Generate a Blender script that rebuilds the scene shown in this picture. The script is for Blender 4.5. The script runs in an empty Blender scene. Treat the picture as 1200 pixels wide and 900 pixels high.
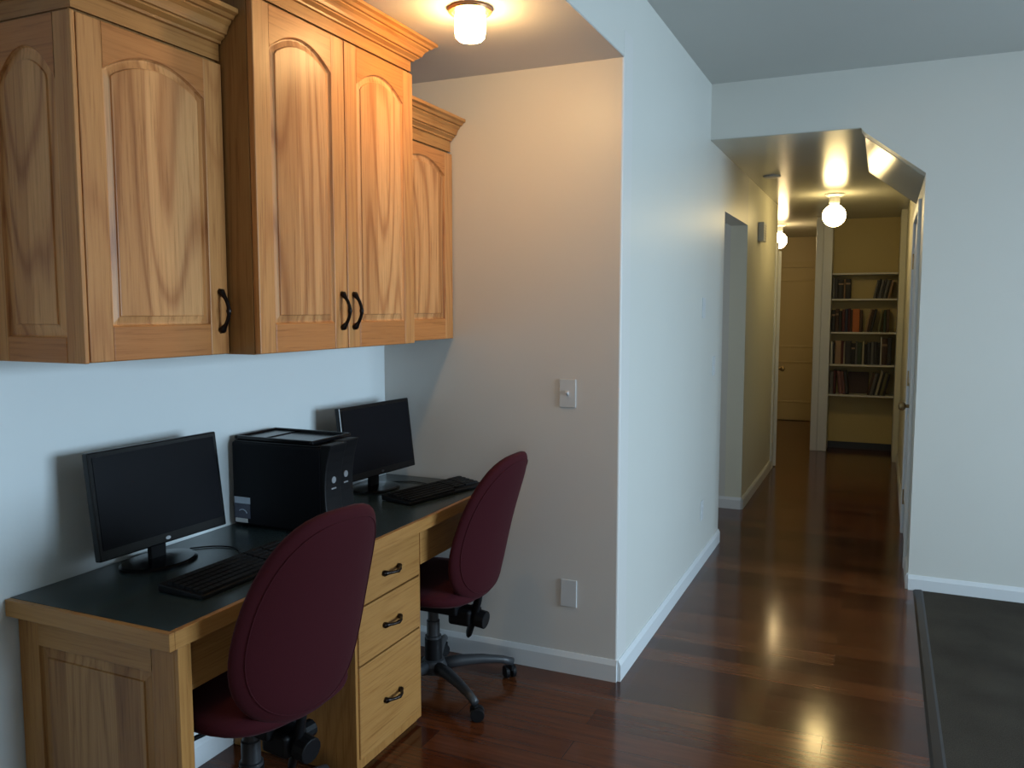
import bpy, bmesh, math, random
from mathutils import Vector, Matrix
random.seed(7)
COL = bpy.context.scene.collection
R = math.radians

# ------------------------------------------------------------------ materials
def new_mat(name):
    m = bpy.data.materials.new(name); m.use_nodes = True
    nt = m.node_tree
    return m, nt, nt.nodes['Principled BSDF']
def N(nt, t, **kw):
    n = nt.nodes.new(t)
    for k, v in kw.items():
        if k in n.inputs: n.inputs[k].default_value = v
        else: setattr(n, k, v)
    return n
def rgb(c): return (c[0], c[1], c[2], 1)
def ramp(nt, stops):
    r = nt.nodes.new('ShaderNodeValToRGB'); e = r.color_ramp.elements
    while len(e) < len(stops): e.new(.5)
    for i, (p, c) in enumerate(stops): e[i].position = p; e[i].color = rgb(c)
    return r
def mix(nt, a, b, fac, mode='MIX'):
    m = nt.nodes.new('ShaderNodeMix'); m.data_type = 'RGBA'; m.blend_type = mode
    L = nt.links
    for s, v in ((m.inputs[0], fac), (m.inputs[6], a), (m.inputs[7], b)):
        if hasattr(v, 'links'): L.new(v, s)
        elif isinstance(v, (int, float)): s.default_value = v
        else: s.default_value = rgb(v)
    return m.outputs[2]
def coords(nt, scale=(1, 1, 1), rand=False, rot=(0, 0, 0)):
    tc = nt.nodes.new('ShaderNodeTexCoord'); mp = nt.nodes.new('ShaderNodeMapping')
    mp.inputs['Scale'].default_value = scale; mp.inputs['Rotation'].default_value = rot
    src = tc.outputs['Object']
    if rand:
        oi = nt.nodes.new('ShaderNodeObjectInfo'); mu = nt.nodes.new('ShaderNodeMath'); mu.operation = 'MULTIPLY'
        mu.inputs[1].default_value = 37.0; nt.links.new(oi.outputs['Random'], mu.inputs[0])
        va = nt.nodes.new('ShaderNodeVectorMath'); va.operation = 'ADD'
        nt.links.new(src, va.inputs[0]); nt.links.new(mu.outputs[0], va.inputs[1]); src = va.outputs[0]
    nt.links.new(src, mp.inputs[0]); return mp.outputs[0]
def bump(nt, bs, h, strength=.2, dist=.002):
    b = N(nt, 'ShaderNodeBump', Strength=strength, Distance=dist)
    nt.links.new(h, b.inputs['Height']); nt.links.new(b.outputs[0], bs.inputs['Normal'])

def plain(name, c, rough=.5, metal=0, spec=.5, noise=0.0, nscale=30, bmp=0, bscale=200):
    m, nt, bs = new_mat(name)
    bs.inputs['Base Color'].default_value = rgb(c); bs.inputs['Roughness'].default_value = rough
    bs.inputs['Metallic'].default_value = metal; bs.inputs['Specular IOR Level'].default_value = spec
    if noise:
        n = N(nt, 'ShaderNodeTexNoise', Scale=nscale, Detail=4); nt.links.new(coords(nt), n.inputs['Vector'])
        nt.links.new(mix(nt, tuple(x*(1-noise) for x in c), tuple(min(1, x*(1+noise)) for x in c), n.outputs[0]), bs.inputs['Base Color'])
    if bmp:
        n2 = N(nt, 'ShaderNodeTexNoise', Scale=bscale, Detail=3); nt.links.new(coords(nt), n2.inputs['Vector'])
        bump(nt, bs, n2.outputs[0], bmp)
    return m
def paint(name, c, rough=.45, spec=.4, b=.12):
    return plain(name, c, rough, spec=spec, noise=.02, nscale=3, bmp=b, bscale=90)

def wood(name, light, dark, vertical=True, fig=.6, rough=.38, stave=0.0):
    m, nt, bs = new_mat(name); L = nt.links
    sc = (1, 1, .12) if vertical else (.12, .12, 1)
    v = coords(nt, sc, True)
    d = N(nt, 'ShaderNodeTexNoise', Scale=4.2, Detail=1.0); L.new(v, d.inputs['Vector'])
    # distorted rings give cathedral figure
    mul = nt.nodes.new('ShaderNodeMath'); mul.operation = 'MULTIPLY'; mul.inputs[1].default_value = 27.0
    L.new(d.outputs[0], mul.inputs[0])
    sn = nt.nodes.new('ShaderNodeMath'); sn.operation = 'PINGPONG'; sn.inputs[1].default_value = 1.0; L.new(mul.outputs[0], sn.inputs[0])
    r1 = ramp(nt, [(0, (0, 0, 0)), (.6, (.22, .22, .22)), (.95, (1, 1, 1))]); L.new(sn.outputs[0], r1.inputs[0])
    base = mix(nt, light, dark, r1.outputs[0])
    fine = N(nt, 'ShaderNodeTexNoise', Scale=1.0, Detail=6.0, Roughness=.65)
    L.new(coords(nt, (150, 150, 5) if vertical else (5, 5, 150), True), fine.inputs['Vector'])
    rf = ramp(nt, [(.34, (.60, .50, .42)), (.44, (.88, .84, .80)), (.6, (1, 1, 1))]); L.new(fine.outputs[0], rf.inputs[0])
    base2 = mix(nt, light, base, fig)
    out = mix(nt, base2, rf.outputs[0], .75, 'MULTIPLY')
    oi = nt.nodes.new('ShaderNodeObjectInfo')
    rv = ramp(nt, [(0, (.90, .88, .86)), (1, (1.0, 1.0, 1.0))]); L.new(oi.outputs['Random'], rv.inputs[0])
    out = mix(nt, out, rv.outputs[0], 1.0, 'MULTIPLY')
    if stave:
        tc = nt.nodes.new('ShaderNodeTexCoord'); sx = nt.nodes.new('ShaderNodeSeparateXYZ'); L.new(tc.outputs['Object'], sx.inputs[0])
        a = nt.nodes.new('ShaderNodeMath'); a.operation = 'MULTIPLY'; a.inputs[1].default_value = 1/stave
        ad = nt.nodes.new('ShaderNodeMath'); ad.operation = 'ADD'; L.new(sx.outputs[0], ad.inputs[0]); L.new(sx.outputs[1], ad.inputs[1])
        L.new(ad.outputs[0], a.inputs[0])
        f = nt.nodes.new('ShaderNodeMath'); f.operation = 'FLOOR'; L.new(a.outputs[0], f.inputs[0])
        wn = nt.nodes.new('ShaderNodeTexWhiteNoise'); wn.noise_dimensions = '1D'; L.new(f.outputs[0], wn.inputs['W'])
        rs = ramp(nt, [(0, (.74, .66, .56)), (.6, (1, 1, 1)), (1, (1.0, 1.0, .97))]); L.new(wn.outputs['Value'], rs.inputs[0])
        out = mix(nt, out, rs.outputs[0], 1.0, 'MULTIPLY')
    L.new(out, bs.inputs['Base Color'])
    bs.inputs['Roughness'].default_value = rough; bs.inputs['Specular IOR Level'].default_value = .28
    bump(nt, bs, fine.outputs[0], .08, .001)
    return m

def floor_mat():
    m, nt, bs = new_mat('cherry planks'); L = nt.links
    v = coords(nt)
    br = N(nt, 'ShaderNodeTexBrick', Scale=1.0)
    br.offset = .37; br.offset_frequency = 2; br.squash = 1
    br.inputs['Color1'].default_value = (0, 0, 0, 1); br.inputs['Color2'].default_value = (1, 1, 1, 1); br.inputs['Mortar'].default_value = (.5, .5, .5, 1)
    br.inputs['Brick Width'].default_value = 1.25; br.inputs['Row Height'].default_value = .127
    br.inputs['Mortar Size'].default_value = .0012; br.inputs['Mortar Smooth'].default_value = .3; br.inputs['Bias'].default_value = 0
    L.new(v, br.inputs['Vector'])
    cr = ramp(nt, [(0, (.048, .012, .005)), (.35, (.080, .021, .008)), (.7, (.115, .033, .011)), (1, (.128, .040, .014))])
    L.new(br.outputs['Color'], cr.inputs[0])
    g = N(nt, 'ShaderNodeTexNoise', Scale=1.0, Detail=5.0, Roughness=.6); L.new(coords(nt, (2.2, 45, 1)), g.inputs['Vector'])
    gr = ramp(nt, [(.3, (.55, .5, .48)), (.7, (1.15, 1.1, 1.05))]); L.new(g.outputs[0], gr.inputs[0])
    c = mix(nt, cr.outputs[0], gr.outputs[0], .9, 'MULTIPLY')
    c = mix(nt, c, (.008, .004, .003), br.outputs['Fac'])
    L.new(c, bs.inputs['Base Color'])
    bs.inputs['Roughness'].default_value = .17; bs.inputs['Specular IOR Level'].default_value = .5
    n = N(nt, 'ShaderNodeTexNoise', Scale=1.0, Detail=2.0); L.new(coords(nt, (3, 7, 1)), n.inputs['Vector'])
    mrr = nt.nodes.new('ShaderNodeMapRange'); mrr.inputs[3].default_value = .11; mrr.inputs[4].default_value = .17
    L.new(g.outputs[0], mrr.inputs[0]); L.new(mrr.outputs[0], bs.inputs['Roughness'])
    b1 = N(nt, 'ShaderNodeBump', Strength=.05, Distance=.004); L.new(n.outputs[0], b1.inputs['Height'])
    b2 = N(nt, 'ShaderNodeBump', Strength=.25, Distance=.0008); b2.invert = True
    L.new(br.outputs['Fac'], b2.inputs['Height']); L.new(b1.outputs[0], b2.inputs['Normal']); L.new(b2.outputs[0], bs.inputs['Normal'])
    return m
def carpet_mat():
    m, nt, bs = new_mat('grey carpet'); L = nt.links
    n = N(nt, 'ShaderNodeTexNoise', Scale=3.0, Detail=3.0); L.new(coords(nt), n.inputs['Vector'])
    f = N(nt, 'ShaderNodeTexNoise', Scale=260.0, Detail=2.0); L.new(coords(nt), f.inputs['Vector'])
    r = ramp(nt, [(.35, (.042, .034, .026)), (.65, (.060, .050, .038))]); L.new(n.outputs[0], r.inputs[0])
    r2 = ramp(nt, [(.3, (.6, .6, .6)), (.7, (1.2, 1.2, 1.2))]); L.new(f.outputs[0], r2.inputs[0])
    L.new(mix(nt, r.outputs[0], r2.outputs[0], 1.0, 'MULTIPLY'), bs.inputs['Base Color'])
    bs.inputs['Roughness'].default_value = .95; bs.inputs['Specular IOR Level'].default_value = .1
    bump(nt, bs, f.outputs[0], .6, .004); return m
def fabric_mat(name, c):
    m, nt, bs = new_mat(name); L = nt.links
    f = N(nt, 'ShaderNodeTexNoise', Scale=420.0, Detail=2.0); L.new(coords(nt), f.inputs['Vector'])
    L.new(mix(nt, tuple(x*.75 for x in c), tuple(x*1.2 for x in c), f.outputs[0]), bs.inputs['Base Color'])
    bs.inputs['Roughness'].default_value = .9; bs.inputs['Specular IOR Level'].default_value = .2
    bs.inputs['Sheen Weight'].default_value = .06; bs.inputs['Sheen Roughness'].default_value = .4
    bs.inputs['Sheen Tint'].default_value = (.9, .55, .6, 1)
    bump(nt, bs, f.outputs[0], .25, .001); return m
def emit_mat(name, c, s):
    m, nt, bs = new_mat(name)
    bs.inputs['Base Color'].default_value = (.9, .88, .8, 1); bs.inputs['Roughness'].default_value = .3
    bs.inputs['Emission Color'].default_value = rgb(c); bs.inputs['Emission Strength'].default_value = s
    return m
def glass_mat():
    m, nt, bs = new_mat('window glass'); L = nt.links
    tr = nt.nodes.new('ShaderNodeBsdfTransparent'); gl = N(nt, 'ShaderNodeBsdfGlossy', Roughness=.02)
    mx = nt.nodes.new('ShaderNodeMixShader'); mx.inputs[0].default_value = .06
    L.new(tr.outputs[0], mx.inputs[1]); L.new(gl.outputs[0], mx.inputs[2])
    L.new(mx.outputs[0], nt.nodes['Material Output'].inputs['Surface']); return m

M = dict(
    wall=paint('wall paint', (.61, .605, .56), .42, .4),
    wall_end=paint('lamp tinted wall paint', (.63, .615, .585), .42, .4),  # some of the lamp's warmth is mixed into the end wall colour
    wall_back=paint('daylit wall paint', (.70, .74, .74), .45, .4),  # lighter, bluer copy of the wall paint, window light put into its colour
    post=paint('daylight tinted trim paint', (.66, .70, .78), .32, .5, .03),  # blue of the daylight painted into the post's white
    ceil=paint('ceiling paint', (.52, .52, .49), .55, .3),
    alc_ceil=paint('alcove ceiling paint', (.50, .48, .46), .40, .4),
    hall_ceil=paint('gloss ceiling paint', (.46, .46, .41), .22, .13, .05),
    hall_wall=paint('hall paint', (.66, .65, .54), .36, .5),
    niche=paint('mustard niche paint', (.56, .45, .20), .5),
    tanw=paint('tan wall paint', (.58, .47, .25), .5),
    tan_door=paint('tan door paint', (.56, .45, .23), .5),
    trim=paint('white trim paint', (.66, .68, .69), .32, .5, .03),
    floor=floor_mat(), carpet=carpet_mat(),
    cab_v=wood('hickory stile', (.58, .265, .088), (.44, .17, .052), True, .6),
    cab_h=wood('hickory rail', (.50, .195, .056), (.43, .157, .044), False, .35),
    cab_p=wood('hickory panel', (.68, .335, .13), (.42, .165, .055), True, .85, stave=.09),
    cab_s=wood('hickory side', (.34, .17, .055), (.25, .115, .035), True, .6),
    crown=wood('hickory crown', (.44, .20, .058), (.33, .135, .036), False, .4),
    dsk_v=wood('desk maple vertical', (.43, .21, .062), (.31, .135, .036), True, .5),
    dsk_h=wood('desk maple horizontal', (.43, .215, .066), (.36, .165, .046), False, .4),
    dsk_p=wood('desk maple panel', (.42, .215, .075), (.27, .12, .036), True, .7, stave=.085),
    lam=plain('dark green laminate', (.026, .038, .039), .26, spec=.45, noise=.15, nscale=60),
    blk=plain('black plastic', (.005, .005, .006), .5, spec=.2, bmp=.05, bscale=500),
    blkg=plain('gloss black plastic', (.004, .004, .005), .2, spec=.3),
    screen=plain('dark screen', (.005, .005, .007), .4, spec=.10, noise=.1),
    case=plain('black steel case', (.004, .0045, .007), .5, spec=.12, noise=.1),
    dgrey=plain('dark grey plastic', (.03, .032, .036), .45),
    bronze=plain('oil rubbed bronze', (.018, .012, .010), .32, .8, noise=.3, nscale=120),
    silver=plain('silver plastic', (.45, .47, .50), .3, .6),
    brass=plain('antique brass', (.30, .20, .09), .3, .9, noise=.1),
    stick=plain('pale sticker', (.42, .50, .60), .4),
    stickd=plain('dark blue sticker', (.035, .04, .075), .3, noise=.5, nscale=160),
    chair=fabric_mat('maroon fabric', (.043, .0035, .0068)),
    plate=plain('white switch plastic', (.60, .62, .63), .35),
    dark=plain('dark gap', (.01, .008, .006), .8),
    strip=plain('dark transition strip', (.016, .012, .012), .45, spec=.4),
    ring=plain('copper flange', (.50, .27, .13), .3, .7),
    shelf=plain('white shelf board', (.62, .62, .60), .4),
    alamp=emit_mat('lit alcove glass', (1.0, .62, .25), 115.0),
    hlamp=emit_mat('lit hall globe', (1.0, .74, .32), 29.0), plamp=emit_mat('lit passage globe', (1.0, .72, .36), 36.0),
    glass=glass_mat(),
    key=plain('black key plastic', (.008, .008, .009), .55, spec=.2),
)

# ------------------------------------------------------------------ mesh helpers
class MB:
    def __init__(s): s.v = []; s.f = []; s.m = []
    def add(s, vs, fs, mi=0):
        o = len(s.v); s.v += [tuple(p) for p in vs]; s.f += [tuple(i+o for i in f) for f in fs]; s.m += [mi]*len(fs); return s
    def box(s, x0, x1, y0, y1, z0, z1, mi=0):
        vs = [(x, y, z) for z in (z0, z1) for y in (y0, y1) for x in (x0, x1)]
        return s.add(vs, [(0, 2, 3, 1), (4, 5, 7, 6), (0, 1, 5, 4), (2, 6, 7, 3), (0, 4, 6, 2), (1, 3, 7, 5)], mi)
    def cyl(s, c, ax, r, h, n=32, r2=None, mi=0):
        r2 = r if r2 is None else r2; ax = Vector(ax).normalized(); c = Vector(c)
        a = ax.orthogonal().normalized(); b = ax.cross(a)
        vs = []
        for rr, t in ((r, 0), (r2, h)):
            for k in range(n):
                q = 2*math.pi*k/n; vs.append(c+ax*t+(a*math.cos(q)+b*math.sin(q))*rr)
        fs = [(k, (k+1) % n, n+(k+1) % n, n+k) for k in range(n)]+[tuple(range(n))[::-1], tuple(range(n, 2*n))]
        return s.add(vs, fs, mi)
    def lathe(s, prof, c=(0, 0, 0), n=40, mi=0):
        vs = []; fs = []
        for r, z in prof:
            for k in range(n):
                q = 2*math.pi*k/n; vs.append((c[0]+r*math.cos(q), c[1]+r*math.sin(q), c[2]+z))
        for i in range(len(prof)-1):
            for k in range(n):
                fs.append((i*n+k, i*n+(k+1) % n, (i+1)*n+(k+1) % n, (i+1)*n+k))
        fs.append(tuple(range(n))[::-1]); fs.append(tuple(range((len(prof)-1)*n, len(prof)*n)))
        return s.add(vs, fs, mi)
    def tube(s, pts, rad, n=10, mi=0, flat=1.0, closed=False):
        pts = [Vector(p) for p in pts]; K = len(pts)
        if not isinstance(rad, (list, tuple)): rad = [rad]*K
        vs = []; fs = []; up = None
        for i, p in enumerate(pts):
            if closed: t = pts[(i+1) % K]-pts[i-1]
            else: t = pts[min(i+1, K-1)]-pts[max(i-1, 0)]
            t.normalize()
            if up is None: up = t.orthogonal().normalized()
            up = (up-t*up.dot(t)).normalized(); b = t.cross(up)
            for k in range(n):
                q = 2*math.pi*k/n; vs.append(p+(up*math.cos(q)*flat+b*math.sin(q))*rad[i])
        for i in range(K if closed else K-1):
            j = (i+1) % K
            for k in range(n): fs.append((i*n+k, i*n+(k+1) % n, j*n+(k+1) % n, j*n+k))
        if not closed: fs.append(tuple(range(n))[::-1]); fs.append(tuple(range((K-1)*n, K*n)))
        return s.add(vs, fs, mi)
    def prism(s, poly, axis, a0, a1, mi=0):
        # poly: list of 2D points in the other two axes order
        def p3(p, t):
            l = list(p); l.insert(axis, t); return tuple(l)
        n = len(poly); vs = [p3(p, a0) for p in poly]+[p3(p, a1) for p in poly]
        fs = [(k, (k+1) % n, n+(k+1) % n, n+k) for k in range(n)]+[tuple(range(n))[::-1], tuple(range(n, 2*n))]
        return s.add(vs, fs, mi)
    def build(s, name, mats, parent=None, smooth=False, bevel=0, seg=2, sub=0, loc=None, rotz=None, fix=True):
        me = bpy.data.meshes.new(name); me.from_pydata(s.v, [], s.f)
        if not isinstance(mats, (list, tuple)): mats = [mats]
        for m in mats: me.materials.append(m)
        for p, mi in zip(me.polygons, s.m): p.material_index = mi; p.use_smooth = smooth
        if fix:
            bm = bmesh.new(); bm.from_mesh(me); bmesh.ops.recalc_face_normals(bm, faces=bm.faces); bm.to_mesh(me); bm.free()
        me.update()
        o = bpy.data.objects.new(name, me); COL.objects.link(o)
        if parent: o.parent = parent
        if loc is not None: o.location = loc
        if rotz is not None: o.rotation_euler.z = rotz
        if bevel:
            b = o.modifiers.new('b', 'BEVEL'); b.width = bevel; b.segments = seg; b.limit_method = 'ANGLE'; b.angle_limit = R(40)
        if sub:
            u = o.modifiers.new('s', 'SUBSURF'); u.levels = sub; u.render_levels = sub
        return o
def empty(name, loc, rz=0, parent=None):
    o = bpy.data.objects.new(name, None); COL.objects.link(o); o.location = loc; o.rotation_euler.z = rz
    o.empty_display_size = .1
    if parent: o.parent = parent
    return o
def tag(o, label=None, cat=None, group=None, kind=None):
    for k, v in (('label', label), ('category', cat), ('group', group), ('kind', kind)):
        if v: o[k] = v
    return o
def struct(o, label=None):
    o['kind'] = 'structure'
    if label: o['label'] = label
    return o
def copy_tree(o, parent=None):
    c = o.copy(); COL.objects.link(c)
    if parent: c.parent = parent
    for ch in list(o.children): copy_tree(ch, c)
    return c

# ------------------------------------------------------------------ dimensions
D = 1.081; H = 2.747; HA = 2.44; YH = 1.708; XR = 1.097
RX = 4.6; RY = -5.6           # far sides of the main room
W = M['wall']; T = M['trim']

# ------------------------------------------------------------------ floor and shell
struct(MB().box(-2.2, 1.128, RY-.1, 8.8, -.1, 0).build('floor', M['floor']), 'glossy dark cherry plank floor running down the hallway')
struct(MB().box(1.165, RX, RY-.1, YH, -.1, .004).build('carpet', M['carpet']), 'dark grey carpet to the right of the plank floor')
st = MB().prism([(1.122, 0), (1.132, .007), (1.160, .009), (1.172, .003), (1.172, -.05), (1.122, -.05)], 1, RY, YH)
o = st.build('trim_1', M['strip']); struct(o, 'dark strip where the plank floor meets the carpet')
struct(MB().box(1.128, 1.165, RY-.1, YH, -.1, -.001).build('floor', M['dark']))
struct(MB().box(0, RX, RY-.1, YH, H, H+.1).build('ceiling', M['ceil']), 'grey white ceiling of the main room')
struct(MB().box(-D, -.0005, -2.6, 0, HA, HA+.004).build('ceiling', M['alc_ceil']), 'lower ceiling over the desk alcove')
struct(MB().box(-2.2, XR+.01, YH+.12, 8.6, HA, HA+.1).box(.0005, .80, YH+.001, YH+.12, HA, HA+.004).build('ceiling', M['hall_ceil']), 'glossy low ceiling of the hallway')

struct(MB().box(-D-.12, -D, -2.72, .12, 0, HA+.1).build('wall_left', M['wall_back']), 'daylit white wall behind the desk and monitors')
corner = [(-D, 0)]+[(-.010+.010*math.sin(R(a)), .010-.010*math.cos(R(a))) for a in range(0, 91, 15)]+[(0, .12), (-D, .12)]
struct(MB().prism(corner, 2, 0, HA+.0045).box(-D, 0, .001, .12, HA+.0046, HA+.1).build('wall_end', M['wall_end']), 'end wall of the alcove with a light switch')
# long wall x=0 with a doorway, rounded corner bead
b = MB().box(-.12, 0, 0.12, 2.214, 0, H+.1).box(-.12, 0, 0, .12, HA+.1, H+.1)
b.box(-.12, 0, 2.214, 3.167, 2.10, HA+.1); b.box(-.12, 0, 3.167, 4.98, 0, HA+.1, 1); b.box(-.12, 0, 2.214, 2.3, HA, H)
struct(b.build('wall_long', [W, M['hall_wall']]), 'long white wall running from the alcove down the hallway')
struct(MB().box(-.12, 0, -2.6, 0, HA+.0045, H+.1).box(-D, -.12, -2.6, 0, HA+.0045, HA+.1).build('wall_header', W), 'wall band above the alcove opening')
struct(MB().box(-D, 0, -2.72, -2.6, 0, HA+.1).box(-.12, 0, RY, -2.72, 0, H+.1).box(-.12, 0, -2.72, -2.6, HA, H+.1).build('wall_near', W))
# wall with hall opening (faces camera)
struct(MB().box(XR, RX, YH, YH+.12, 0, H+.1).prism([(0, HA+.0045), (.78, HA+.0045), (.797, HA-.02), (XR, 2.19), (XR, H+.1), (0, H+.1)], 1, YH, YH+.12).build('wall_front', W), 'white wall around the clipped corner hallway opening')
# sloped soffit inside the opening
struct(MB().prism([(.797, HA-.001), (.797, HA-.022), (XR, 2.186), (XR, HA-.001)], 1, YH+.121, 3.09).build('trim_2', M['hall_ceil'], bevel=.006), 'sloped soffit at the right of the hallway ceiling')
# right wall of the hall with door opening y 2.12..2.94
b = MB().box(XR, XR+.12, YH+.12, 2.13, 0, HA+.1).box(XR, XR+.12, 2.93, 6.55, 0, HA+.1, 1).box(XR, XR+.12, 2.13, 2.93, 2.05, HA+.1)
struct(b.build('wall_right', [W, M['hall_wall']]), 'right wall of the hallway')
struct(MB().box(.40, XR+.12, 6.45, 6.57, 0, HA+.1).build('wall_niche', M['niche']), 'mustard back wall of the bookshelf niche')
struct(MB().box(.30, .415, 6.16, 8.6, 0, HA+.1).build('wall_partition', M['hall_wall']), 'short wall between the far passage and the bookshelf niche')
struct(MB().box(-2.2, .42, 8.6, 8.72, 0, HA+.1).build('wall_far', M['tanw']), 'far end wall of the passage')
struct(MB().box(-2.2, -.12, 3.167, 3.287, 0, HA+.1).build('wall_passage', W), 'grey wall seen through the doorway on the left')
struct(MB().box(-2.32, -2.2, .12, 8.72, 0, HA+.1).box(-2.2, -D, 0, .12, 0, HA+.1).box(-2.2, -.12, .12, .13, HA-.01, HA+.1).build('wall_outer', W))
struct(MB().box(-2.2, -.12, .12, 1.83, HA, HA+.1).build('ceiling', M['ceil']))
# other sides of main room, with window openings
def wall_win(name, fixed, a0, a1, o0, o1, z0, z1, axis, th=.14):
    b = MB()
    def bb(p0, p1, q0, q1):
        if axis == 0: b.box(fixed, fixed+th, p0, p1, q0, q1)
        else: b.box(p0, p1, fixed-th, fixed, q0, q1)
    bb(a0, o0, 0, H+.1); bb(o1, a1, 0, H+.1); bb(o0, o1, 0, z0); bb(o0, o1, z1, H+.1)
    return struct(b.build(name, W))
wall_win('wall_window_side', RX, RY-.14, YH+.12, -1.7, .7, .75, 2.15, 0)
wall_win('wall_back', RY, -.12, RX, 1.2, 3.4, .75, 2.15, 1)
def window(name, o0, o1, z0, z1, axis, fixed):
    root = struct(empty(name, (0, 0, 0)), None)
    f = MB(); g = MB()
    def bb(m, p0, p1, q0, q1, d0, d1):
        if axis == 0: m.box(fixed+d0, fixed+d1, p0, p1, q0, q1)
        else: m.box(p0, p1, fixed-d1, fixed-d0, q0, q1)
    for a in (o0, (o0+o1)/2-.025, o1-.05): bb(f, a, a+.05, z0, z1, .03, .09)
    bb(f, o0, o1, z0, z0+.05, .03, .09); bb(f, o0, o1, z1-.05, z1, .03, .09)
    bb(g, o0+.02, o1-.02, z0+.02, z1-.02, .055, .062)
    f.build('window_frame', T, root); g.build('pane', M['glass'], root)
window('window_1', -1.7, .7, .75, 2.15, 0, RX)
window('window_2', 1.2, 3.4, .75, 2.15, 1, RY)

# baseboards
def bbd(name, p0, p1, nrm, h=.088, t=.014):
    x0, y0 = p0; x1, y1 = p1; nx, ny = nrm
    prof = [(0, 0), (t, 0), (t, h-.02), (t*.55, h-.006), (t*.35, h), (0, h)]
    v = []
    for (x, y) in (p0, p1):
        for d, z in prof: v.append((x+nx*d, y+ny*d, z))
    n = len(prof); fs = [(k, (k+1) % n, n+(k+1) % n, n+k) for k in range(n)]+[tuple(range(n))[::-1], tuple(range(n, 2*n))]
    return struct(MB().add(v, fs).build(name, T))
bbd('baseboard_end', (-D, 0), (.0, 0), (0, -1))
bbd('baseboard_long', (0, 0), (0, 2.214), (1, 0), .085)
bbd('baseboard_hall', (0, 3.167), (0, 4.84), (1, 0))
bbd('baseboard_passage', (-2.2, 3.167), (0, 3.167), (0, -1))
bbd('baseboard_front', (XR, YH), (RX, YH), (0, -1), .08)
bbd('baseboard_left', (-D, -2.6), (-D, -.6), (1, 0))
bbd('baseboard_right', (XR, 2.99), (XR, 6.45), (-1, 0))
bbd('baseboard_jamb', (XR, YH+.0), (XR, 2.07), (-1, 0))
struct(MB().box(.415, XR, 6.435, 6.45, 0, .07).build('niche_foot_strip', M['dgrey']))  # dark grey strip along the foot of the niche wall

# ------------------------------------------------------------------ panelled leaves
def arcz(u, u0, u1, zs, zp):
    c = (u0+u1)/2; h = (u1-u0)/2; q = min(1, abs((u-c)/h)); return zs+(zp-zs)*(1-q*q)
def leaf(name, w, h, sw, br, zs, zp, mats, parent, loc, rz, th=.02, slope=.015, handle=None, left_sw=None):
    """door leaf: local x across, z up, outward = -y. mats = (stile, rail, panel)"""
    ls = left_sw or sw
    u0, u1 = ls, w-sw; K = 18
    f = MB()
    f.box(0, u0, 0, th, 0, h, 0); f.box(u1, w, 0, th, 0, h, 0); f.box(u0, u1, 0, th, 0, br, 1)
    us = [u0+(u1-u0)*k/K for k in range(K+1)]
    arc = [(u, arcz(u, u0, u1, zs, zp)) for u in us]
    vs = [(u, 0, z) for u, z in arc]+[(u, 0, h) for u in us]+[(u, th, z) for u, z in arc]+[(u, th, h) for u in us]
    n = K+1; fs = []
    for k in range(K):
        fs += [(k, k+1, n+k+1, n+k), (2*n+k, 3*n+k, 3*n+k+1, 2*n+k+1), (k, 2*n+k, 2*n+k+1, k+1), (n+k, n+k+1, 3*n+k+1, 3*n+k)]
    f.add(vs, fs, 1)
    d = f.build(name, [mats[0], mats[1]], parent, bevel=.0025, loc=loc, rotz=rz)
    # raised panel
    def ring(i, y):
        a = [(u0+i, y, br+i), (u1-i, y, br+i)]
        c = [(max(u0+i, min(u1-i, u)), y, z-i) for u, z in reversed(arc)]
        return a+c
    rings = [ring(0, .003), ring(.003, .008), ring(.007, .008), ring(.007+slope, .005), ring(.0085+slope, .0015), ring(.011+slope, .001)]
    m = len(rings[0]); vs = sum(rings, []); fs = []
    for i in range(len(rings)-1):
        for k in range(m): fs.append((i*m+k, i*m+(k+1) % m, (i+1)*m+(k+1) % m, (i+1)*m+k))
    fs.append(tuple(range((len(rings)-1)*m, len(rings)*m)))
    p = MB().add(vs, fs).build('raised_panel', mats[2], d, fix=False)
    return d
def pull(name, length, parent, loc, vertical=True, mat=None, mir=1):
    """arched pull; local along z (or x), sticks out along -y"""
    pts = []; rad = []; K = 20
    for k in range(K+1):
        t = k/K; s = (t-.5)*length
        y = -.006-.024*math.sin(math.pi*min(1, max(0, (t-.06)/.88)))**.75
        r = .0054+.0056*math.exp(-((t-.04)/.07)**2)+.0045*math.exp(-((t-.96)/.07)**2)+.0022*math.exp(-((t-.5)/.05)**2)
        pts.append((0, y, s) if vertical else (s, y, .0)); rad.append(r)
    b = MB().tube(pts, rad, 10)
    for s in (-.5, .5):
        c = (0, 0, s*length*.96) if vertical else (s*length*.96, 0, 0)
        b.cyl(c, (0, -1, 0), .008, .012, 16, .006)
    return b.build(name, mat or M['bronze'], parent, smooth=True, loc=loc)

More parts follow.
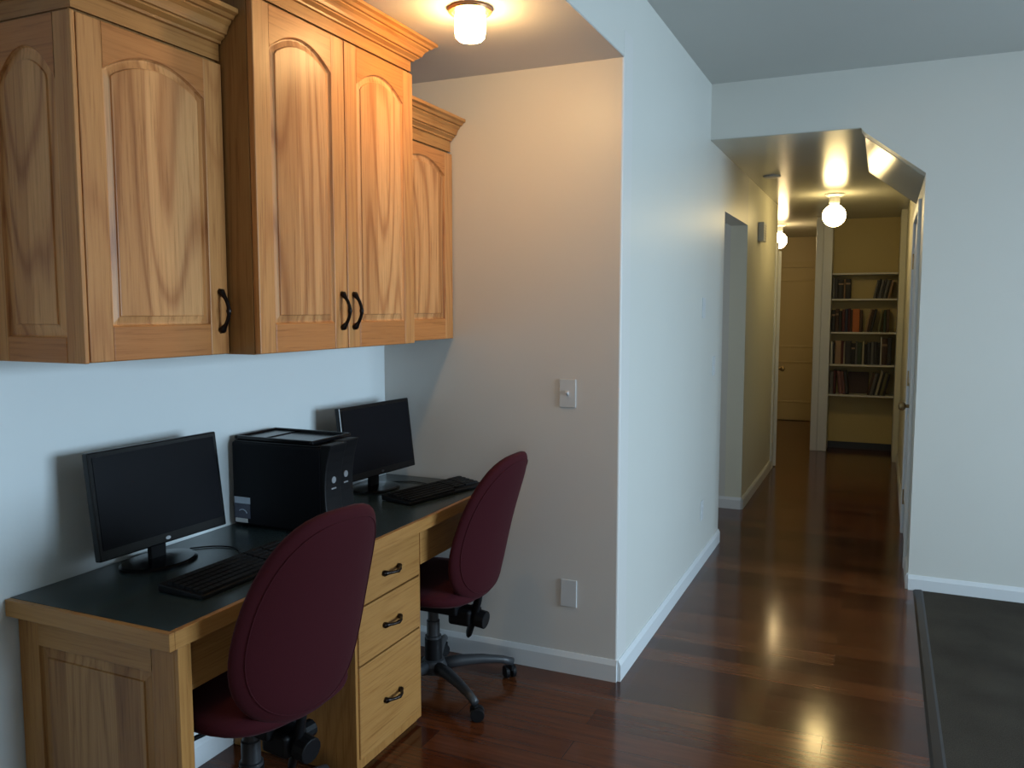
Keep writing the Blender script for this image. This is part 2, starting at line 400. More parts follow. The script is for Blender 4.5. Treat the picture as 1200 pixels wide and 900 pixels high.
# ------------------------------------------------------------------ wall cabinets
CM = (M['cab_v'], M['cab_h'], M['cab_p'])
def crown(parent, xb, xf, y0, y1, z0, z1, left=True, right=True, proj=.075):
    """crown moulding: front run along y with returns; profile (out, z)"""
    h = z1-z0
    prof = [(.0, 0), (.003, 0), (.003, h*.34), (.012, h*.35), (.013, h*.40), (.020, h*.44), (.026, h*.47), (.026, h*.51), (.033, h*.52), (.036, h*.60), (.041, h*.68), (.050, h*.75), (.050, h*.79), (.058, h*.80), (.064, h*.87), (proj, h*.91), (proj, h), (0, h)]
    path = []
    if left: path.append((xb, y0, (0, -1), None))
    path.append((xf, y0, (1, -1) if left else (1, 0), None))
    path.append((xf, y1, (1, 1) if right else (1, 0), None))
    if right: path.append((xb, y1, (0, 1), None))
    vs = []; fs = []; n = len(prof)
    for x, y, d, _ in path:
        for o_, z in prof: vs.append((x+d[0]*o_, y+d[1]*o_, z0+z))
    for i in range(len(path)-1):
        for k in range(n): fs.append((i*n+k, i*n+(k+1) % n, (i+1)*n+(k+1) % n, (i+1)*n+k))
    fs.append(tuple(range(n))[::-1]); fs.append(tuple(range((len(path)-1)*n, len(path)*n)))
    b = MB().add(vs, fs); b.box(xb, xf, y0, y1, z1-.02, z1-.004)
    return b.build('crown_moulding', M['crown'], parent)
ZB = 1.369
def cab(label, y0, y1, xf, ztop, zcr, doors, arch, end=None, hz=1.487, lret=True, rret=True):
    r = empty('wall_cabinet', (-D, (y0+y1)/2, ZB)); tag(r, label, 'cabinet', None)
    inv = Vector((D, -(y0+y1)/2, -ZB))
    def P(o): o.location = Vector(o.location)+inv; return o
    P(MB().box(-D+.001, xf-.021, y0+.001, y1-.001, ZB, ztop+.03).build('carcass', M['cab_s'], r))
    c = P(crown(r, -D+.002, xf-.012, y0+.001, y1-.001, ztop+.008, zcr, lret, rret))
    n = len(doors)
    for i, (a, bb, side) in enumerate(doors):
        w = bb-a
        d = P(leaf('door', w, ztop-ZB-.004, .066, .083, arch[0]-ZB, arch[1]-ZB, CM, r, (xf, a, ZB+.002), R(90)))
        if side: pull('handle', .112, d, ((w-.030) if side > 0 else .030, 0, hz-ZB))
    return r, inv
r1, inv = cab('left wall cabinet with one arched door and a panelled end', -1.775, -1.323, -.733, 2.155, 2.29, [(-1.772, -1.327, 1)], (2.045, 2.10), rret=False)
d = leaf('end_panel', .346, 2.155-ZB, .058, .06, 2.01-ZB, 2.095-ZB, (M['cab_v'], M['cab_h'], M['cab_p']), r1, (-D+.002, -1.7755, ZB), 0, th=.012, slope=.022, left_sw=.085)
d.location = Vector(d.location)+inv+Vector((0, -.011, 0))
cab('tall middle wall cabinet with two arched doors reaching the ceiling', -1.321, -.492, -.630, 2.325, 2.438, [(-1.318, -.909, 1), (-.905, -.495, -1)], (2.205, 2.262))
cab('small right wall cabinet against the alcove end wall', -.490, -.004, -.733, 2.135, 2.27, [(-.487, -.006, 0)], (2.035, 2.09), lret=False, rret=False)

# ------------------------------------------------------------------ desk
DX = -.5195; y0d = -1.775
desk = empty('desk', (-.8, -.9, 0)); tag(desk, 'long built-in wooden desk with dark green top and three drawers', 'desk')
dinv = Vector((.8, .9, 0))
def DP(o): o.location = Vector(o.location)+dinv; return o
DP(MB().box(-D+.002, DX-.016, y0d+.016, -.003, .7585, .762).build('desktop', M['lam'], desk))
DP(MB().box(-D+.002, DX-.016, y0d+.016, -.003, .722, .7585).build('desktop_core', M['dsk_h'], desk))
b = MB().box(-D+.002, DX, y0d, y0d+.0165, .718, .7615); b.box(DX-.0165, DX, y0d+.0166, -.003, .718, .7615)
e = DP(b.build('edge_band', M['dsk_h'], desk, bevel=.002))
# end panel (faces camera)
ep = DP(leaf('end_panel', .538, .716, .075, .09, .642-.0, .6421, (M['dsk_v'], M['dsk_h'], M['dsk_p']), desk, (-1.075, -1.7455, 0.001), 0, th=.03, slope=.02))
DP(MB().box(-.5375, -.5255, -1.746, -1.717, .001, .716).box(-.5385, -.5315, -1.7165, -1.70, .001, .716).build('front_stile', M['dsk_v'], desk, bevel=.002))
# aprons
DP(MB().box(-.572, -.552, -1.70, -1.006, .585, .7175).build('apron', M['dsk_h'], desk, bevel=.001))
DP(MB().box(-.572, -.552, -.605, -.004, .585, .7175).build('apron', M['dsk_h'], desk, bevel=.001))
# pedestal
ped = DP(MB().box(-D+.02, -.572, -1.006, -.605, .001, .718).build('pedestal', [M['dsk_v']], desk, bevel=.001))
DP(MB().box(-.572, -.5555, -1.008, -.994, .02, .718).box(-.572, -.5555, -.612, -.6035, .02, .718).box(-.572, -.556, -.995, -.61, .02, .055).build('face_frame', M['dsk_v'], desk))
for z0, z1 in ((.553, .708), (.362, .547), (.052, .356)):
    dr = DP(MB().box(-.5725, -.550, -.993, -.613, z0, z1).build('drawer', M['dsk_h'], desk, bevel=.003))
    h = pull('handle', .098, dr, (0, 0, 0), False)
    h.rotation_euler.z = R(90); h.location = (-.550, -.803, (z0+z1)/2-.005 if z1-z0 < .2 else .19)

# ------------------------------------------------------------------ computers
def monitor(label, x, y, rz, emblem_wide, tilt=7):
    r = empty('monitor', (x, y, .7625), rz); tag(r, label, 'monitor')   # faces local -y
    w, h = .446, .292; zc = .208
    hd = MB().box(-w/2, w/2, -.012, .010, -h/2, h/2).box(-w/2+.05, w/2-.05, .010, .035, -h/2+.05, h/2-.05).build('casing', M['blkg'], r, bevel=.004)
    hd.location = (0, 0, zc); hd.rotation_euler.x = R(-tilt)
    s = MB().box(-w/2+.013, w/2-.013, -.0135, -.0118, -h/2+.028, h/2-.014).build('screen', M['screen'], hd)
    MB().cyl((0, -.0118, -h/2+.0135), (0, -1, 0), 1.0, .0013, 28).build('emblem', M['silver'] if emblem_wide else M['dgrey'], hd)
    em = hd.children[-1] if hd.children else None
    for ch in hd.children:
        if ch.name.startswith('emblem'):
            for v in ch.data.vertices: v.co.x *= .0085; v.co.z = (-h/2+.0135)+(v.co.z-(-h/2+.0135))*.0050
    MB().prism([(-.027, .012), (.027, .012), (.022, .034), (-.022, .034)], 2, .008, .16).build('stand_neck', M['blk'], r, bevel=.003)
    b = MB(); prof = [(.0, 0), (1.0, 0), (1.0, .006), (.93, .010), (.4, .015), (.0, .016)]
    b.lathe([(max(rr, .001), z) for rr, z in prof], n=44)
    b.v = [(p[0]*.118, p[1]*.088+.012, p[2]) for p in b.v]
    b.build('stand_base', M['blkg'], r, smooth=False)
    return r
monitor('black widescreen monitor nearest the camera at the left end of the desk', -.955, -1.385, R(88), True)
monitor('black widescreen monitor at the far end of the desk by the light switch wall', -.935, -.290, R(85), False)

def keyboard(label, x, y, rz):
    r = empty('keyboard', (x, y, .7625), rz); tag(r, label, 'keyboard')
    MB().prism([(-.075, .001), (.078, .001), (.080, .022), (-.075, .011)], 0, -.222, .222).build('housing', M['blk'], r, bevel=.003)
    k = MB()
    for row in range(6):
        yy = -.060+row*.0212; n = 15 if row else 9
        x = -.212; 
        wds = [.0172]*22 if row else [.024, .02, .02, .11, .02, .02, .024]
        for i, wd in enumerate(wds):
            if x+wd > .212: break
            if row and i in (14, 17): x += .006
            z = .0145+row*.0022
            k.box(x, x+wd, yy-.0088, yy+.0088, z-.006, z+.004); x += wd+.0022
    k.build('keys', M['key'], r)
    return r
keyboard('black keyboard in front of the near monitor', -.685, -1.355, R(89))
keyboard('black keyboard in front of the far monitor', -.682, -.258, R(77))

def tower(label, y0, y1, xb, xf, h, lead):
    r = empty('computer_tower', ((xb+xf)/2, (y0+y1)/2, .7625)); tag(r, label, 'computer', )
    iv = Vector((-(xb+xf)/2, -(y0+y1)/2, -.7625))
    def P(o): o.location = iv; return o
    zt = .7625+h; zb = .7625
    b = MB().box(xb, xf-.035, y0, y1, zb+.008, zt-.012)
    for fx in (xb+.03, xf-.07):
        for fy in (y0+.02, y1-.02): b.cyl((fx, fy, zb), (0, 0, 1), .010, .012, 12)
    P(b.build('case', M['case'], r, bevel=.008, seg=3))
    # top tray with raised rim and recess
    t = MB(); q = .012
    t.box(xb+.006, xf-.045, y0+.006, y1-.006, zt-.014, zt-.006)
    P(t.build('top_cover', M['blkg'], r, bevel=.003))
    # curved front bezel, flared to the top
    K = 10; prof = []
    for k in range(K+1):
        z = zb+.004+(h-.004)*k/K; t_ = k/K
        prof.append((xf-.002-.018*math.sin(math.pi*t_)**1.0+.010*t_**6, z))
    poly = prof+[(xf-.036, zt-.002), (xf-.036, zb+.004)]
    P(MB().prism(poly, 1, y0+.002, y1-.002).build('front_bezel', M['blk'], r, bevel=.004))
    ym = (y0+y1)/2
    P(MB().cyl((xf-.022, ym, zb+h*.60), (1, 0, 0), .011, .006, 24).build('power_button', M['silver'], r))
    P(MB().box(xf-.020, xf-.0165, ym-.012, ym+.012, zb+h*.50, zb+h*.515).build('status_light', M['silver'], r))
    P(MB().box(xf-.016, xf-.0125, y0+.02, y1-.02, zb+h*.80, zb+h*.90).build('drive_door', M['blkg'], r))
    return r, P
r, P = tower('near black computer tower with a pale sticker low on its side', -.975, -.882, -1.064, -.665, .300, True)
g = MB().box(-1.056, -.990, -.9765, -.9745, .842, .864); P(g.build('label_strip', M['stick'], r))
P(MB().box(-1.056, -.990, -.9765, -.9745, .792, .841).build('sticker', M['stickd'], r))
# arc mark on the sticker
pts = [(-1.022+.020*math.cos(q), -.977, .804+.018*math.sin(q)) for q in [R(20+14*k) for k in range(9)]]
P(MB().tube(pts, [.0015]*9, 6).build('mark', M['stick'], r))
P(MB().box(-1.054, -1.002, -.9765, -.9745, .777, .791).build('label_strip', M['plate'], r))
tower('far black computer tower standing close behind the stickered tower', -.874, -.780, -1.060, -.690, .300, False)
tr = tag(empty('desk_tray', (-.9, -.87, 1.0575)), 'shallow glossy black tray lying across the tops of the two computer towers', 'tray')
MB().box(-.15, .155, -.085, .105, 0, .003).box(-.15, -.06, -.085, .105, .003, .006).build('tray_floor', M['blkg'], tr, bevel=.001)
MB().box(-.15, .155, -.095, -.0855, 0, .013).box(-.15, .155, .1055, .115, 0, .013).box(-.16, -.1505, -.095, .115, 0, .013).box(.1555, .165, -.095, .115, 0, .013).build('tray_rim', M['blkg'], tr, bevel=.003)

# desk cable
def cable(label, pts, r=.0022):
    P = []
    for i in range(len(pts)-1):
        p0 = Vector(pts[max(i-1, 0)]); p1 = Vector(pts[i]); p2 = Vector(pts[i+1]); p3 = Vector(pts[min(i+2, len(pts)-1)])
        for k in range(8):
            t = k/8
            P.append(.5*((2*p1)+(-p0+p2)*t+(2*p0-5*p1+4*p2-p3)*t*t+(-p0+3*p1-3*p2+p3)*t**3))
    P.append(Vector(pts[-1]))
    return tag(MB().tube(P, r, 8).build('cable', M['blk'], None, smooth=True), label, 'cable')
cable('thin black cable curving from the near monitor to its keyboard', [(-.985, -1.25, .765), (-.93, -1.20, .765), (-.86, -1.19, .765), (-.80, -1.235, .765), (-.779, -1.27, .765)])
cable('thin black cable beside the stand of the far monitor', [(-.96, -.16, .765), (-.88, -.12, .765), (-.80, -.13, .765), (-.755, -.17, .765)])

# ------------------------------------------------------------------ office chairs
def office_chair(label, x, y, rz, base_rot, lift=0.0):
    r = empty('office_chair', (x, y, 0), rz); tag(r, label, 'office chair', 'maroon office chairs')
    F = M['chair']
    # backrest: stacked slices, faces local -x
    S = 26; n = 36; vs = []; fs = []; ol = []
    zc, hh = .685, .282
    def xo(z):
        u = (z-.49)/.38
        return .222+.060*u+.040*u*u if u > 0 else .222+.05*u
    for i in range(S+1):
        t = math.sin((i/S-.5)*math.pi); z = zc+hh*t
        W_ = .244-.042*(t+1)/2
        e_ = 2.3+.5*max(0, t); w = max(.004, W_*(1-abs(t)**e_)**(1/e_)); th = max(.003, .044*(1-abs(t)**5)**.5)
        cx = xo(z)
        for k in range(n):
            q = 2*math.pi*k/n; c, s_ = math.cos(q), math.sin(q)
            yy = w*math.copysign(abs(s_)**.75, s_); xx = th*math.copysign(abs(c)**.8, c)
            xx *= (1-.35*(abs(yy)/W_)**3)
            vs.append((cx+xx-.045*(yy/.22)**2*1.0, yy, z))
    for i in range(S):
        for k in range(n): fs.append((i*n+k, i*n+(k+1) % n, (i+1)*n+(k+1) % n, (i+1)*n+k))
    fs.append(tuple(range(n))[::-1]); fs.append(tuple(range(S*n, (S+1)*n)))
    back = MB().add(vs, fs).build('backrest', F, r, smooth=True)
    pts = []
    for k in range(60):
        q = 2*math.pi*k/60; g_ = .90; t = g_*math.sin(q); z = zc+hh*t
        W_ = .244-.042*(t+1)/2; e_ = 2.3+.5*max(0, t)
        wt = W_*(1-abs(t)**e_)**(1/e_)
        yy = W_*g_*math.copysign(max(0, 1-abs(t/g_)**e_)**(1/e_), math.cos(q))
        a = min(1, abs(yy)/wt); th = .044*(1-abs(t)**5)**.5
        c_ = max(0, 1-(a**(1/.75))**2)**.5
        xx = th*c_**.8*(1-.35*(abs(yy)/W_)**3)
        pts.append((xo(z)+xx-.045*(yy/.22)**2+.0008, yy, z))
    MB().tube(pts, .0018, 6, closed=True).build('piping', F, back, smooth=True)
    # seat cushion
    S = 22; vs = []; fs = []
    for i in range(S+1):
        t = math.sin((i/S-.5)*math.pi); xx0 = -.01+.235*t
        w = max(.004, .240*(1-abs(t)**3.2)**(1/3.2)); th = max(.003, .040*(1-abs(t)**6)**.5)
        for k in range(n):
            q = 2*math.pi*k/n; c, s_ = math.cos(q), math.sin(q)
            yy = w*math.copysign(abs(c)**.7, c); zz = th*math.copysign(abs(s_)**.75, s_)
            zz -= .02*max(0, -t)**3
            zz += .012*(yy/.24)**2
            vs.append((xx0, yy, .425+zz))
    for i in range(S):
        for k in range(n): fs.append((i*n+k, i*n+(k+1) % n, (i+1)*n+(k+1) % n, (i+1)*n+k))
    fs.append(tuple(range(n))[::-1]); fs.append(tuple(range(S*n, (S+1)*n)))
    MB().add(vs, fs).build('seat', F, r, smooth=True)
    # mechanism
    b = MB().box(-.10, .12, -.085, .085, .370, .388); b.box(-.07, .13, -.055, .055, .325, .371)
    mech = b.build('tilt_mechanism', M['blk'], r, bevel=.012, seg=3)
    # J bar up behind the back
    pts = [(.152, 0, .235), (.158, 0, .25), (.170, 0, .29), (.184, 0, .335), (.196, 0, .38), (.204, 0, .42), (.210, 0, .47)]
    b = MB().tube(pts, [.012, .022, .024, .026, .026, .026, .024], 12, flat=.5)
    b.build('back_bar', M['blk'], r, smooth=True)
    MB().box(.085, .180, -.040, .040, .285, .350).build('back_bracket', M['blk'], r, bevel=.012, seg=3)
    MB().cyl((.150, .0405, .318), (0, 1, 0), .024, .040, 12).build('knob', M['blk'], r, bevel=.003)
    MB().cyl((.192, 0, .315), (1, 0, -.12), .034, .040, 14).build('knob', M['blk'], r, bevel=.003)
    MB().tube([(-.02, -.05, .35), (-.02, -.13, .345), (-.015, -.20, .352), (-.012, -.235, .360)], [.006, .006, .007, .012], 8).build('height_lever', M['blk'], r, smooth=True)
    MB().lathe([(.032, .10), (.032, .215), (.026, .217), (.026, .275), (.021, .277), (.021, .328)]).build('gas_column', M['dgrey'], r, smooth=False)
    for ch in list(r.children): ch.location.z += lift
    MB().lathe([(.034, .118), (.034, .205+lift), (.027, .206+lift)]).build('column_cover', M['blk'], r)
    MB().lathe([(.030, .062), (.052, .070), (.056, .10), (.044, .118), (.034, .122)]).build('hub', M['dgrey'], r)
    for k in range(5):
        a = R(base_rot+72*k)-rz; dx, dy = math.cos(a), math.sin(a)
        pts = [(dx*q, dy*q, z) for q, z in ((.03, .092), (.11, .100), (.20, .096), (.28, .084), (.325, .070))]
        lg = MB().tube(pts, [.026, .023, .019, .016, .015], 12, flat=1.0).build('leg', M['dgrey'], r, smooth=True)
        cx, cy = dx*.315, dy*.315
        ca = a+R(60+37*k); px, py = -math.sin(ca), math.cos(ca)
        c = MB().cyl((cx, cy, .045), (0, 0, 1), .006, .03, 12)
        fx, fy = math.cos(ca)*.012, math.sin(ca)*.012
        for s_ in (-1, 1):
            c.cyl((cx+fx+px*.006*s_, cy+fy+py*.006*s_, .0262), (px*s_, py*s_, 0), .026, .017, 20)
        c.box(cx-.012, cx+.012, cy-.012, cy+.012, .034, .056)
        c.build('caster', M['blk'], lg, bevel=.003)
    return r
office_chair('maroon office chair nearest the camera, left of the drawers', -.605, -1.43, R(-8), -54, .05)
office_chair('maroon office chair by the white end wall, right of the drawers', -.648, -.347, R(0), -33)

# ------------------------------------------------------------------ switches and plates
def plate(name, label, cat, loc, rz, kind):
    r = empty(name, loc, rz); tag(r, label, cat)   # outward -y
    MB().box(-.035, .035, -.006, 0, -.057, .057).build('cover_plate', M['plate'], r, bevel=.0025)
    if kind == 'toggle':
        MB().prism([(-.0062, -.010), (-.0062, .010), (-.019, .006), (-.019, .001)], 0, -.005, .005).build('toggle', M['plate'], r, bevel=.001)
    if kind == 'double':
        for z in (-.022, .022):
            MB().box(-.018, .018, -.010, -.0062, z-.017, z+.017).build('rocker', M['plate'], r, bevel=.002)
    if kind == 'outlet':
        for z in (-.02, .02):
            MB().cyl((0, -.0062, z), (0, -1, 0), .016, .002, 24).box(-.008, -.005, -.0088, -.0081, z-.004, z+.005).box(.005, .008, -.0088, -.0081, z-.004, z+.005).build('socket', M['plate'], r)
    return r
plate('light_switch', 'white toggle light switch above the desk end on the alcove wall', 'switch', (-.217, 0, 1.158), 0, 'toggle')
plate('wall_plate', 'blank white plate low on the alcove end wall', 'wall plate', (-.208, 0, .336), 0, 'blank')
plate('light_switch', 'white double switch on the long wall beside the doorway', 'switch', (0, 1.935, 1.155), R(90), 'double')
plate('thermostat', 'small white thermostat at eye level on the long wall', 'thermostat', (0, 1.60, 1.50), R(90), 'blank')
plate('power_outlet', 'faint white outlet low on the long wall', 'outlet', (0, 1.66, .33), R(90), 'outlet')
r = tag(empty('door_chime', (0, 3.78, 2.10)), 'pale grey chime box high on the hallway wall past the doorway', 'chime')
MB().box(0.0, .045, -.075, .075, -.075, .075).build('cover', M['plate'], r, bevel=.006)
b = MB()
for k in range(6): b.box(.045, .047, -.055, .055, -.055+k*.02, -.047+k*.02)
b.build('grille', M['silver'], r)
o = MB().lathe([(.06, 0), (.06, -.008), (.05, -.014), (.001, -.015)], (0.16, 3.15, HA)).build('smoke_detector', M['plate']); tag(o, 'round smoke detector on the hallway ceiling', 'smoke detector')

# ------------------------------------------------------------------ hall doors and casings
def flat_door(name, w, h, mat, loc, rz, panels, knob_x, label=None, kn=True, hinges=None):
    r = empty(name, loc, rz); struct(r, label)
    f = MB().box(0, w, .0, .038, .008, h)
    f.build('slab', mat, r, bevel=.002)
    for (x0, x1, z0, z1) in panels:
        def ring(i, y): 
            K = 8; top = []
            for k in range(K+1):
                u = x1-i+(x0-x1+2*i)*k/K
                top.append((u, y, z1-i))
            return [(x0+i, y, z0+i), (x1-i, y, z0+i)]+top
        rings = [ring(0, -.0008), ring(.006, -.007), ring(.018, -.007), ring(.032, -.002), ring(.045, -.0015)]
        m = len(rings[0]); vs = sum(rings, []); fs = []
        for i in range(len(rings)-1):
            for k in range(m): fs.append((i*m+k, i*m+(k+1) % m, (i+1)*m+(k+1) % m, (i+1)*m+k))
        fs.append(tuple(range((len(rings)-1)*m, len(rings)*m)))
        MB().add(vs, fs).build('door_panel', mat, r, fix=False)
    if kn:
        b = MB()
        for s in (-1, 1):
            y = 0 if s < 0 else .038
            b.cyl((knob_x, y, .93), (0, s, 0), .030, .006, 24); b.cyl((knob_x, y+s*.006, .93), (0, s, 0), .010, .03, 16)
            b.lathe([(.001, -.026), (.018, -.022), (.027, -.008), (.027, .008), (.018, .022), (.001, .026)], (0, 0, 0), 20)
            K = 6*20; vv = b.v[-K:]; b.v[-K:] = [(knob_x+p[0], y+s*(.052+p[2]*.8), .93+p[1]) for p in vv]
        b.build('door_knob', M['brass'], r, smooth=True)
    if hinges is not None:
        for z in (.25, 1.04, 1.80):
            MB().box(hinges-.012, hinges+.012, -.004, .002, z-.05, z+.05).cyl((hinges, -.006, z-.05), (0, 0, 1), .007, .10, 12).build('hinge', M['brass'], r)
    return r
pan = lambda w: [(.11, w-.11, .25, .82), (.11, w-.11, 1.02, 1.88)]
# right door: outward faces -x : rotate -90 -> local x -> -y ; origin at far end
flat_door('door_1', .77, 2.03, T, (XR-.002, 2.915, 0), R(-90), pan(.77), .70, 'white panelled door in the right wall of the hallway', hinges=.0)
def casing(name, plane, y0, y1, ztop, side, w=.06, t=.018):
    b = MB(); a0, a1 = (plane, plane+t*side) if side > 0 else (plane-t, plane)
    b.box(a0, a1, y0-w, y0, 0, ztop+w); b.box(a0, a1, y1, y1+w, 0, ztop+w); b.box(a0, a1, y0, y1, ztop, ztop+w)
    return struct(b.build(name, T, bevel=.004))
casing('trim_3', XR, 2.14, 2.92, 2.045, -1)
# left door leaf standing open, edge toward the hall
flat_door('door_2', .72, 2.03, T, (-.240, 5.70, 0), R(-70.5), pan(.72), .655, 'white door standing open at the end of the left hallway wall')
struct(MB().box(0, .016, 4.86, 4.98, 0, 2.10).box(-.12, .0, 4.98, 4.992, 0, 2.10).build('trim_4', T, bevel=.003), 'white casing at the end of the left hallway wall')
# far tan door
flat_door('door_3', .76, 2.03, M['tan_door'], (-.56, 8.555, 0), 0, [(.10, .66, .24, .80), (.10, .66, .98, 1.88)], .69, 'tan two panel door at the far end of the passage', kn=False)
struct(MB().box(-.64, -.565, 8.58, 8.6, 0, 2.10).box(.205, .28, 8.58, 8.6, 0, 2.10).box(-.565, .205, 8.58, 8.6, 2.045, 2.12).build('trim_5', M['tan_door']))
struct(MB().box(.255, .325, 6.135, 6.16, 0, HA).build('trim_6', M['post'], bevel=.006))
struct(MB().box(.325, .418, 6.145, 6.16, 0, HA).build('trim_7', M['post'], bevel=.006), 'white post beside the bookshelf')

# ------------------------------------------------------------------ bookshelf and books
SX0, SX1 = .418, 1.044
shz = [1.865, 1.600, 1.255, .918, .600]
struct(MB().box(1.045, XR-.001, 5.75, 6.449, 0, HA).build('wall_pilaster', M['hall_wall']))
bs_ = tag(empty('bookshelf', (.75, 6.3, 0)), 'built-in white bookshelf in the niche at the end of the hall', 'bookshelf')
for z in shz:
    MB().box(SX0, SX1, 6.215, 6.449, z-.018, z).build('shelf', M['shelf'], bs_, bevel=.002, loc=(-.75, -6.3, 0))
bookcols = dict(black=(.012, .012, .016), charcoal=(.03, .03, .038), navy=(.02, .025, .06), brown=(.06, .03, .018), maroon=(.075, .015, .018),
    orange=(.42, .12, .025), tan=(.28, .18, .11), grey=(.12, .12, .125), green=(.03, .05, .035), cream=(.36, .33, .24), white=(.5, .5, .48), olive=(.14, .13, .06), rose=(.16, .07, .07))
bmat = {k: plain('book cover '+k, c, .55, noise=.12, nscale=40) for k, c in bookcols.items()}
pagem = plain('book pages', (.40, .36, .27), .9)
ordn = ['first', 'second', 'third', 'fourth', 'fifth', 'sixth', 'seventh', 'eighth', 'ninth', 'tenth', 'eleventh', 'twelfth', 'thirteenth', 'fourteenth', 'fifteenth', 'sixteenth', 'seventeenth', 'eighteenth']
def book(x, z, w, h, col, lean, dep, label, group):
    # spine toward -y; lean>0 : top leans to the right (+x)
    b = MB()
    b.box(0, w, .004, dep, 0, h, 0)
    o = None
    m = MB()
    m.box(0, .0022, .003, dep, 0, h, 0); m.box(w-.0022, w, .003, dep, 0, h, 0)
    K = 6; vs = []
    for zz in (0, h):
        for k in range(K+1):
            q = math.pi*k/K; vs.append((w/2-w/2*math.cos(q), .004-.006*math.sin(q), zz))
    n = K+1; fs = [(k, k+1, n+k+1, n+k) for k in range(K)]+[tuple(range(n))[::-1], tuple(range(n, 2*n))]
    m.add(vs, fs, 0); m.box(.0022, w-.0022, .004, dep-.004, .004, h-.004, 1)
    if col in ('black', 'maroon', 'navy', 'brown') and w > .03: 
        m.box(.003, w-.003, -.0035, -.0015, h*.72, h*.80, 2)
    o = m.build('book', [bmat[col], pagem, bmat['tan']])
    th = R(lean)
    o.rotation_euler.y = th
    dz = 0
    if th > 0: dz = w*math.sin(th)
    o.location = (x, 6.235+random.uniform(0, .015), z+.0008+dz)
    tag(o, label, 'book', group); return o
def row(z, items, sname, group):
    x = SX0+.006
    for i, it in enumerate(items):
        if it[0] == 'gap': x = it[1]; continue
        col, w, h, lean = it
        th = abs(R(lean)); ext = w*math.cos(th)
        idx = sum(1 for j in items[:i] if j[0] != 'gap')
        desc = {0: 'upright'}.get(lean, 'leaning') 
        xx = x
        if lean < 0: pass
        book(xx, z, w, h, col, lean, .16, f'{desc} {col} book, {ordn[idx]} from the left on the {sname}', group)
        x += ext+(.0015)+ (w*math.sin(th)*math.tan(th) if lean else 0)
        nxt = items[i+1] if i+1 < len(items) else None
        if nxt and nxt[0] != 'gap' and nxt[3] != lean: x += max(0, h*math.sin(R(max(lean, 0))))+max(0, nxt[2]*math.sin(R(max(-nxt[3], 0))))
row(1.600, [('grey', .022, .215, 0), ('charcoal', .028, .205, 0), ('black', .055, .200, 0), ('tan', .014, .200, 0), ('black', .050, .205, 0), ('gap', .815), ('grey', .020, .19, 11), ('black', .020, .20, 11), ('grey', .026, .19, 11), ('charcoal', .020, .20, 11), ('grey', .024, .19, 11), ('black', .016, .195, 11), ('tan', .02, .19, 11)], 'top book shelf', 'books on the top book shelf')
row(1.255, [('black', .036, .23, 0), ('brown', .032, .24, 0), ('black', .030, .22, 0), ('maroon', .026, .235, 0), ('navy', .028, .24, 0), ('maroon', .022, .245, 0), ('brown', .020, .23, 0), ('orange', .066, .238, 0), ('brown', .026, .23, 0), ('gap', .748), ('tan', .016, .24, 12), ('brown', .022, .235, 12), ('black', .026, .24, 12), ('olive', .020, .23, 8), ('green', .028, .23, 0), ('brown', .028, .235, 0), ('maroon', .030, .225, 0), ('black', .026, .235, 0)][:16], 'second book shelf', 'books on the second book shelf')
row(.918, [('white', .022, .235, 0), ('black', .020, .22, 0), ('tan', .058, .245, 0), ('maroon', .022, .24, 0), ('cream', .012, .225, 0), ('charcoal', .058, .24, 0), ('black', .040, .22, 0), ('grey', .018, .235, 0), ('green', .044, .23, 0), ('cream', .020, .24, 0), ('black', .024, .21, 0), ('charcoal', .036, .23, 0), ('grey', .026, .235, 0), ('charcoal', .030, .235, 0), ('black', .026, .23, 0), ('white', .014, .285, 0), ('brown', .05, .27, 0), ('charcoal', .04, .28, 0)], 'third book shelf', 'books on the third book shelf')
row(.600, [('grey', .036, .235, 0), ('maroon', .022, .25, 0), ('gap', .520), ('rose', .034, .245, -7), ('rose', .028, .24, -7), ('charcoal', .030, .25, -7), ('gap', .79), ('brown', .024, .235, 12), ('grey', .026, .235, 12), ('black', .020, .225, 12), ('cream', .024, .26, 12), ('black', .020, .24, 12), ('olive', .026, .235, 12), ('charcoal', .02, .225, 12)], 'bottom book shelf', 'books on the bottom book shelf')
tag(MB().box(.60, .80, 6.40, 6.425, .6008, .83).build('book', bmat['brown'], bevel=.003), 'wide brown cover standing flat at the back of the bottom book shelf', 'book', 'books on the bottom book shelf')

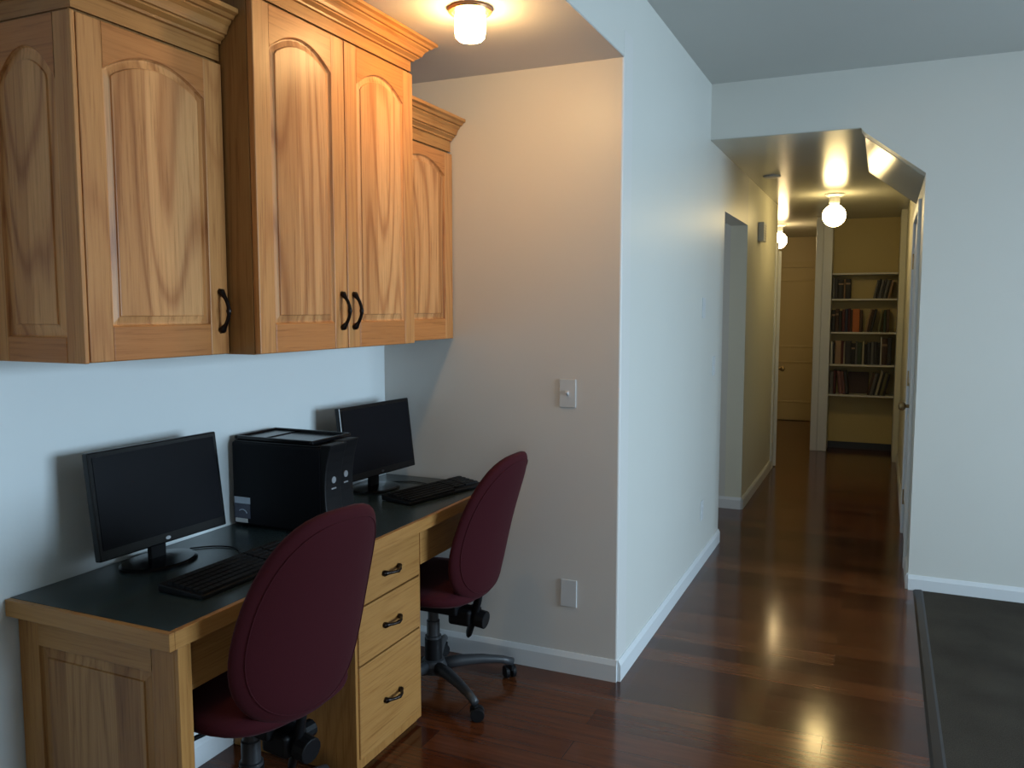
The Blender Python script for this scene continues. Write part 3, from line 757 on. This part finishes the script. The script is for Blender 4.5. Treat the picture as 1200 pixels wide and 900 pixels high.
# ------------------------------------------------------------------ ceiling lamps
r = tag(empty('ceiling_lamp', (-.300, -.690, HA)), 'lit ceiling lamp with drum glass above the desk', 'lamp')
MB().lathe([(.069, 0), (.071, -.006), (.068, -.013), (.058, -.015), (.057, -.010), (.001, -.010)]).build('flange', M['ring'], r, smooth=False)
MB().lathe([(.046, -.016), (.049, -.03), (.049, -.07), (.046, -.088), (.038, -.097), (.02, -.101), (.001, -.102)]).build('lamp_shade', M['alamp'], r, smooth=True)
def hall_lamp(label, x, y, mt='hlamp'):
    r = tag(empty('ceiling_lamp', (x, y, HA)), label, 'lamp')
    MB().lathe([(.075, 0), (.075, -.012), (.060, -.022), (.042, -.028), (.042, -.075), (.034, -.10), (.001, -.10)]).build('canopy', M['plate'], r, smooth=False)
    pr = [(.034, -.088)]+[(max(.001, .092*math.sin(q)), -.178+.092*math.cos(q)) for q in [R(22+158*k/18) for k in range(19)]]
    MB().lathe(pr).build('lamp_shade', M[mt], r, smooth=True)
hall_lamp('lit round globe lamp on the hallway ceiling before the bookshelf', .520, 4.32)
hall_lamp('lit round globe lamp half hidden behind the left hallway wall', -.190, 6.75, 'plamp')

# ------------------------------------------------------------------ daylight
def area(name, loc, rot, sx, sy, power, col, spread=180):
    l = bpy.data.lights.new(name, 'AREA'); l.shape = 'RECTANGLE'; l.size = sx; l.size_y = sy; l.energy = power; l.color = col; l.spread = R(spread)
    o = bpy.data.objects.new(name, l); COL.objects.link(o); o.location = loc; o.rotation_euler = rot; return o
area('window_daylight', (RX+.13, -.5, 1.45), (R(74), 0, R(90)), 2.3, 1.35, 158, (.58, .80, 1.0), 140)
area('window_daylight', (2.3, RY-.13, 1.45), (R(90), 0, R(0)), 2.1, 1.35, 34, (.90, .97, 1.0))
area('passage_fill', (-2.12, 1.5, 1.5), (R(90), 0, R(-90)), 1.1, 1.2, 16, (.75, .88, 1.0))  # added fill that brightens the side passage, no window stands here
w = bpy.data.worlds.new('sky'); bpy.context.scene.world = w; w.use_nodes = True
nt = w.node_tree; bg = nt.nodes['Background']
sky = nt.nodes.new('ShaderNodeTexSky'); sky.sky_type = 'HOSEK_WILKIE'; sky.turbidity = 4
nt.links.new(sky.outputs[0], bg.inputs[0]); bg.inputs[1].default_value = .5

# ------------------------------------------------------------------ camera
cd = bpy.data.cameras.new('camera'); cam = bpy.data.objects.new('camera', cd); COL.objects.link(cam)
cam.location = (.9307, -3.122, 1.495); cam.rotation_euler = (R(90-5.16), R(0), R(24.06))
cd.sensor_width = 36; cd.lens = 974.64/1200*36; cd.clip_start = .02
bpy.context.scene.camera = cam
sc = bpy.context.scene
sc.view_settings.view_transform = 'Standard'; sc.view_settings.look = 'None'; sc.view_settings.exposure = 0
try:
    sc.cycles.use_denoising = True; sc.cycles.max_bounces = 10; sc.cycles.diffuse_bounces = 6; sc.cycles.sample_clamp_indirect = 6
except Exception: pass
